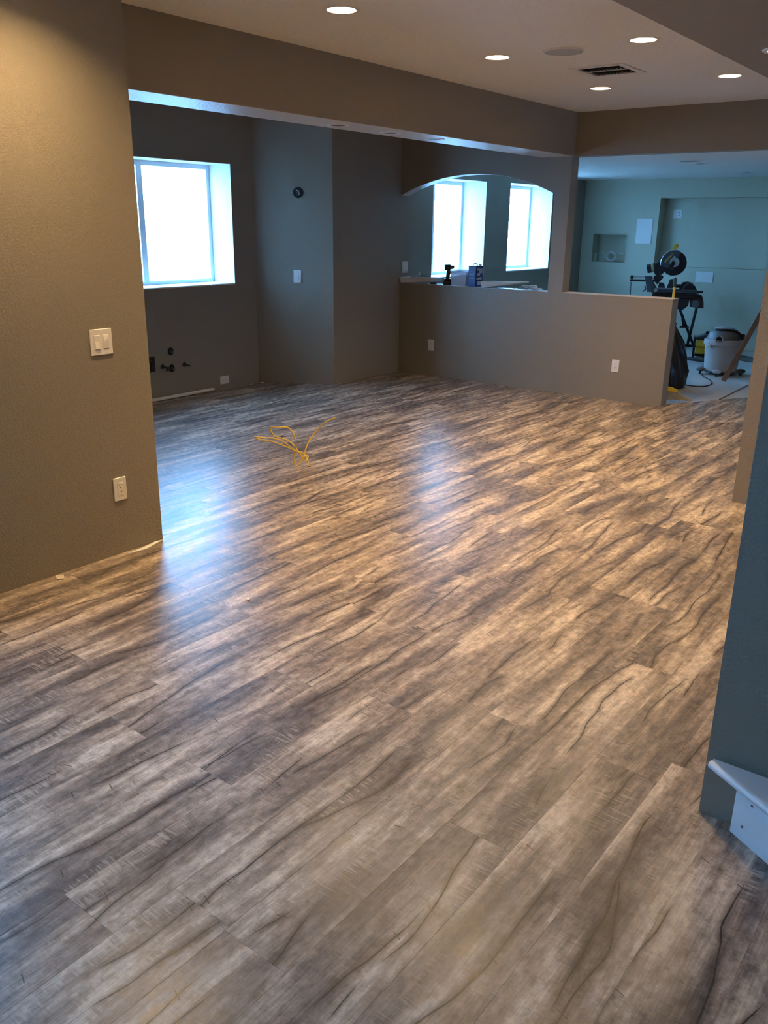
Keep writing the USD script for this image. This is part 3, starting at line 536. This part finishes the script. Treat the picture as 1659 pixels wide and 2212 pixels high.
mesh('turntable', hull_y([(-0.2, 0.80), (-0.11, 0.812), (0.05, 0.812), (0.06, 0.775), (-0.21, 0.765)], -0.16, 0.16), GREY, t); mesh('saw_table', bx(0.04, 0.375, -0.10, 0.09, 0.764, 0.808, 0.006), TABLED, t); mesh('table_end', bx(0.375, 0.45, -0.03, 0.03, 0.775, 0.795, 0.004), BLACKM, t)
mesh('lock_knob', cyl((-0.155, -0.18, 0.80), (-0.155, -0.16, 0.80), 0.024, 16), STEEL, t)
# dust bag at the back
t = thing('dust_bag', 'rounded black bag on the right end of the saw table', 'bag', (*SG, 0), srz)
bag = [(0.14, 0.810), (0.15, 0.857), (0.18, 0.902), (0.24, 0.91), (0.30, 0.897), (0.34, 0.855), (0.366, 0.812)]
mesh('sack', hull_y(bag, -0.06, 0.07, 0.012), BLACK, t); mesh('neck', cyl((0.075, 0.02, 0.85), (0.16, 0.01, 0.85), 0.024, 16), BLACK, t); mesh('seam', tube([(x, -0.062, z) for x, z in [(0.19, 0.812), (0.22, 0.87), (0.27, 0.895), (0.32, 0.86)]], 0.004), VACD, t)
t = thing('saw_stand', 'black folding stand with crossed legs carrying the miter saw', 'stand', (*SG, 0), srz)
mesh('top_beam', bx(-0.20, 0.44, -0.05, 0.06, 0.69, 0.744, 0.006), BLACKM, t); mesh('mount_bracket', bx(-0.19, 0.40, -0.09, 0.09, 0.744, 0.761, 0.003), BLACKM, t)
mesh('end_clamp', hull_y([(0.29, 0.69), (0.45, 0.72), (0.47, 0.66), (0.48, 0.585), (0.44, 0.575), (0.31, 0.59)], -0.07, 0.07), BLACKM, t);
mesh('wheel', cyl((0.37, -0.08, 0.63), (0.37, -0.05, 0.63), 0.05, 28), VACD, t)
mesh('gearbox', hull_y([(-0.05, 0.69), (0.29, 0.69), (0.28, 0.60), (0.217, 0.545), (0.13, 0.56), (0.0, 0.62)], -0.06, 0.06), BLACK, t)
fy = 0.42
for p, q in (((0.395, 0.0, 0.58), (0.345, fy, 0.02)), ((0.17, 0.0, 0.57), (0.43, fy, 0.02)), ((-0.12, 0.0, 0.69), (-0.22, fy, 0.02)), ((0.0, 0.0, 0.65), (-0.36, fy-0.2, 0.02))): mesh('leg', cyl(p, q, 0.018, 14), BLACKM, t)
mesh('leg_lock', cyl((0.235, 0.05, 0.42), (0.265, 0.20, 0.30), 0.020, 12), BLACK, t); mesh('leg_joint', cyl((0.21, 0.16, 0.30), (0.33, 0.16, 0.30), 0.014, 12), BLACK, t)
mesh('foot_bar', bx(0.29, 0.49, fy-0.02, fy+0.02, 0.0, 0.036, 0.006), BLACKM, t); mesh('foot_bar', bx(-0.40, -0.18, fy-0.2, fy-0.15, 0.0, 0.03, 0.006), BLACKM, t)
t = thing('thin_post', 'thin post running straight down from the left rail end of the miter saw', 'cord', (*SG, 0), srz); mesh('post_rod', cyl((-0.49, 0.0, 0.885), (-0.455, 0.02, -0.008), 0.006, 10), GREY, t)  # thin straight post by the saw stand, kept as its own object

# ---------------------------------------------------------------- shop vacuum
VG = (10.25, 2.92)
t = thing('shop_vacuum', 'grey shop vacuum with domed head standing on the bare concrete', 'vacuum cleaner', (*VG, -0.009), face(*VG))
cx = -0.03
mesh('tank', lathe([(0, 0.035), (0.172, 0.035), (0.18, 0.05), (0.192, 0.20), (0.200, 0.335), (0.196, 0.345), (0, 0.345)], 56, (cx, 0, 0)), VACG, t)
mesh('tank_rib', lathe([(0.19, 0.262), (0.199, 0.265), (0.199, 0.275), (0.19, 0.278)], 56, (cx, 0, 0)), VACG, t)
mesh('rim', lathe([(0.19, 0.340), (0.214, 0.340), (0.218, 0.35), (0.216, 0.392), (0.205, 0.402), (0.17, 0.402), (0.17, 0.34)], 56, (cx, 0, 0)), plain('vac_rim', (0.46, 0.43, 0.42), 0.4), t)
mesh('head', lathe([(0.19, 0.402), (0.183, 0.43), (0.165, 0.475), (0.13, 0.505), (0.09, 0.522), (0, 0.528)], 56, (cx, 0, 0)), VACD, t)
mesh('head_cap', lathe([(0.105, 0.515), (0.09, 0.530), (0.05, 0.54), (0, 0.543)], 40, (cx-0.02, 0, 0)), VACG, t)
mesh('carry_handle', tube([(cx-0.10, -0.10, 0.512), (cx-0.02, -0.13, 0.515), (cx+0.10, -0.11, 0.505), (cx+0.15, -0.09, 0.478), (cx+0.165, -0.08, 0.43)], 0.012), BLACK, t)
pa = np.array([cx-0.045, -0.17, 0.415]); mesh('hose_port', cut(cyl(pa, pa+np.array([-0.01, -0.06, 0.0]), 0.043, 28), cyl(pa+np.array([0, 0.01, 0]), pa+np.array([-0.012, -0.075, 0]), 0.034, 28)), VACG, t); mesh('port_hollow', cyl(pa+np.array([0, -0.012, 0]), pa+np.array([-0.001, -0.016, 0]), 0.0345, 24), DARK, t)
for a in (-2.35, -0.25, 1.3, 3.0): mesh('latch', bx(-0.03, 0.03, -0.012, 0.014, 0.315, 0.362, 0.005).apply_transform(trimesh.transformations.rotation_matrix(a+math.pi/2, [0, 0, 1])).apply_translation((cx+0.214*math.cos(a), 0.214*math.sin(a), 0)), TAN, t)
mesh('exhaust_port', cyl((cx+0.15, 0.0, 0.43), (cx+0.205, -0.02, 0.43), 0.035, 20), BLACK, t)
mesh('dolly', lathe([(0.0, 0.03), (0.18, 0.03), (0.19, 0.04), (0.175, 0.048), (0, 0.048)], 40, (cx, 0, 0)), VACD, t)
for a in (-2.72, -1.72, -0.28, 1.2, 2.4):
    c = np.array([cx+0.232*math.cos(a), 0.232*math.sin(a)]); w = mesh('caster_housing', trimesh.creation.icosphere(3, 1.0).apply_transform(np.diag([0.050, 0.046, 0.026, 1])).apply_translation((c[0], c[1], 0.056)), VACG if a == -1.72 else VACD, t)
    mesh('caster', cyl((c[0]-0.012, c[1], 0.026), (c[0]+0.012, c[1], 0.026), 0.026, 18), BLACK, w)
co = [(10.10, 3.10), (9.83, 2.98), (9.65, 2.86), (9.43, 2.79), (9.3, 2.79), (9.2, 2.86), (9.2, 2.97), (9.32, 3.05), (9.69, 3.15), (9.85, 3.2)]
mesh('extension_cord', tube([(x, y, -0.003) for x, y in co], 0.006, 8), BLACK, label='dark power cord looped on the concrete in front of the shop vacuum', category='cord')
# garbage bag
BGp = (9.0, 3.05); t = thing('garbage_bag', 'tall black plastic garbage bag standing behind the half wall end', 'bag', (*BGp, -0.009), face(*BGp))
gb = lathe([(0, 0), (0.16, 0.0), (0.19, 0.04), (0.195, 0.18), (0.17, 0.34), (0.125, 0.47), (0.06, 0.58), (0.035, 0.63), (0, 0.645)], 64)
gb = gb.subdivide(); vv = gb.vertices; an = np.arctan2(vv[:, 1], vv[:, 0]); k_ = 1+0.05*np.sin(an*9+vv[:, 2]*14)+0.04*np.sin(an*5-vv[:, 2]*23); vv = vv*np.c_[k_, k_, np.ones_like(k_)]
gb.vertices = vv+np.array([-0.07, 0.02, 0]); mesh('sack', gb, BAG, t, smooth=50); mesh('knot', tube([(-0.07, 0.02, 0.63), (-0.06, 0.01, 0.665), (-0.085, 0.0, 0.67), (-0.10, 0.0, 0.645)], 0.014), BAG, t)
# broom
t = thing('broom', 'broom with yellow handle leaning behind the half wall end', 'broom', (8.17, 2.83, -0.009), face(8.17, 2.83))
top = np.array([-0.036, -0.12, 1.19]); bot = np.array([-0.03, 0.0, 0.155]); dv = top-bot
mesh('stick', cyl(bot, bot+dv*0.90, 0.0125, 16), HANDLEY, t); mesh('grip', cyl(bot+dv*0.90, bot+dv*0.982, 0.0140, 16), GRIPG, t, label='dark grip'); mesh('hanging_cap', cyl(bot+dv*0.982, top, 0.011, 14), STEEL, t)
mesh('head_block', hull_y([(-0.07, 0.11), (0.10, 0.10), (0.105, 0.118), (0.06, 0.142), (-0.03, 0.155), (-0.07, 0.15)], -0.022, 0.022), HANDLEY, t)
br = []
for i in range(46):
    s = i/45; x = -0.065+0.16*s; xe = -0.10+0.34*s+random.uniform(-0.006, 0.006)
    for yy in (-0.012, 0.0, 0.012):
        br.append(tube([(x, yy, 0.115), (x+(xe-x)*0.45, yy*1.4, 0.068), (xe, yy*1.8, 0.010+random.uniform(0, 0.006)+0.02*s)], 0.0032, 5, 3))
mesh('bristles', cat_(br), BRISTLE, t, kind='stuff')
# leaning board, machine behind the vacuum, scraps on the concrete
t = thing('leaning_board', 'narrow brown wooden board leaning in front of the shop vacuum', 'board')
p0, p1 = np.array([9.62, 2.72, 0.016]), np.array([9.80, 2.30, 1.20]); dd = (p1-p0)/np.linalg.norm(p1-p0)
bd = bx(-0.026, 0.026, -0.010, 0.010, 0, np.linalg.norm(p1-p0), 0.002); zz = dd; xx = np.cross(zz, [-0.96, -0.27, 0.0]); xx /= np.linalg.norm(xx); yy = np.cross(zz, xx)
T4 = np.eye(4); T4[:3, 0], T4[:3, 1], T4[:3, 2], T4[:3, 3] = xx, yy, zz, p0; bd.apply_transform(T4); mesh('plank', bd, BOARD, t)
kn = trimesh.creation.icosphere(2, 0.008); 
for f_ in (0.14, 0.5, 0.82): mesh('nail', kn.copy().apply_translation(p0+(p1-p0)*f_-yy*0.010), GREY, t)
struct('wall_partition', bx(9.72, 9.84, -1.75, 2.24, -0.009, ZF), WALL)
TG = (11.45, 3.6); t = thing('bench_machine', 'low yellow and black bench machine behind the shop vacuum', 'power tool', (*TG, -0.009), face(*TG))
mesh('top_plate', bx(-0.082, 0.19, -0.12, 0.12, 0.235, 0.262, 0.004), BLACK, t); mesh('top_housing', hull_y([(-0.05, 0.262), (0.17, 0.262), (0.16, 0.295), (0.06, 0.305), (0.01, 0.285)], -0.09, 0.09), VACD, t); mesh('crank', bx(0.055, 0.13, -0.02, 0.02, 0.30, 0.335, 0.008), BLACK, t)
mesh('body', bx(-0.045, 0.17, -0.10, 0.10, 0.05, 0.232, 0.006), YELLOW, t, label='yellow body'); mesh('front_band', bx(-0.045, 0.17, -0.103, -0.099, 0.125, 0.15, 0.001), plain('dark_yellow', (0.4, 0.2, 0.01), 0.5), t)
for x in (-0.066, 0.175):
    for y in (-0.09, 0.09): mesh('leg', bx(x-0.014, x+0.014, y-0.012, y+0.012, 0.0, 0.236, 0.003), BLACK, t)
mesh('base', bx(-0.05, 0.16, -0.10, 0.10, 0.022, 0.05, 0.004), BLACK, t)
def lay(name, p, q, w, h_, mt, lab, cat):
    p, q = np.array([*p, 0.]), np.array([*q, 0.]); L = np.linalg.norm(q-p); m = bx(0, L, -w/2, w/2, 0, h_, min(h_, w)*0.15)
    m.apply_transform(trimesh.transformations.rotation_matrix(math.atan2(q[1]-p[1], q[0]-p[0]), [0, 0, 1])); m.apply_translation((p[0], p[1], -0.0088)); mesh(name, m, mt, label=lab, category=cat, smooth=False)
lay('floor_board', (11.22, 4.05), (11.02, 3.30), 0.10, 0.03, BLACKM, 'dark board lying on the concrete between garbage bag and vacuum', 'board')
lay('floor_board', (11.58, 3.20), (11.30, 2.62), 0.09, 0.05, plain('dark_wood', (0.08, 0.06, 0.05), 0.7), 'dark wooden block on the concrete to the right of the vacuum', 'board')
lay('wood_scrap', (11.88, 3.24), (11.78, 3.02), 0.04, 0.02, BLACKM, 'thin dark scrap against the far wall right of the vacuum', 'scrap')
lay('trim_strip', (8.62, 2.448), (9.66, 2.47), 0.016, 0.008, plain('dull_strip', (0.16, 0.15, 0.12), 0.6), 'thin dull strip lying on the concrete near the plank floor edge', 'strip')
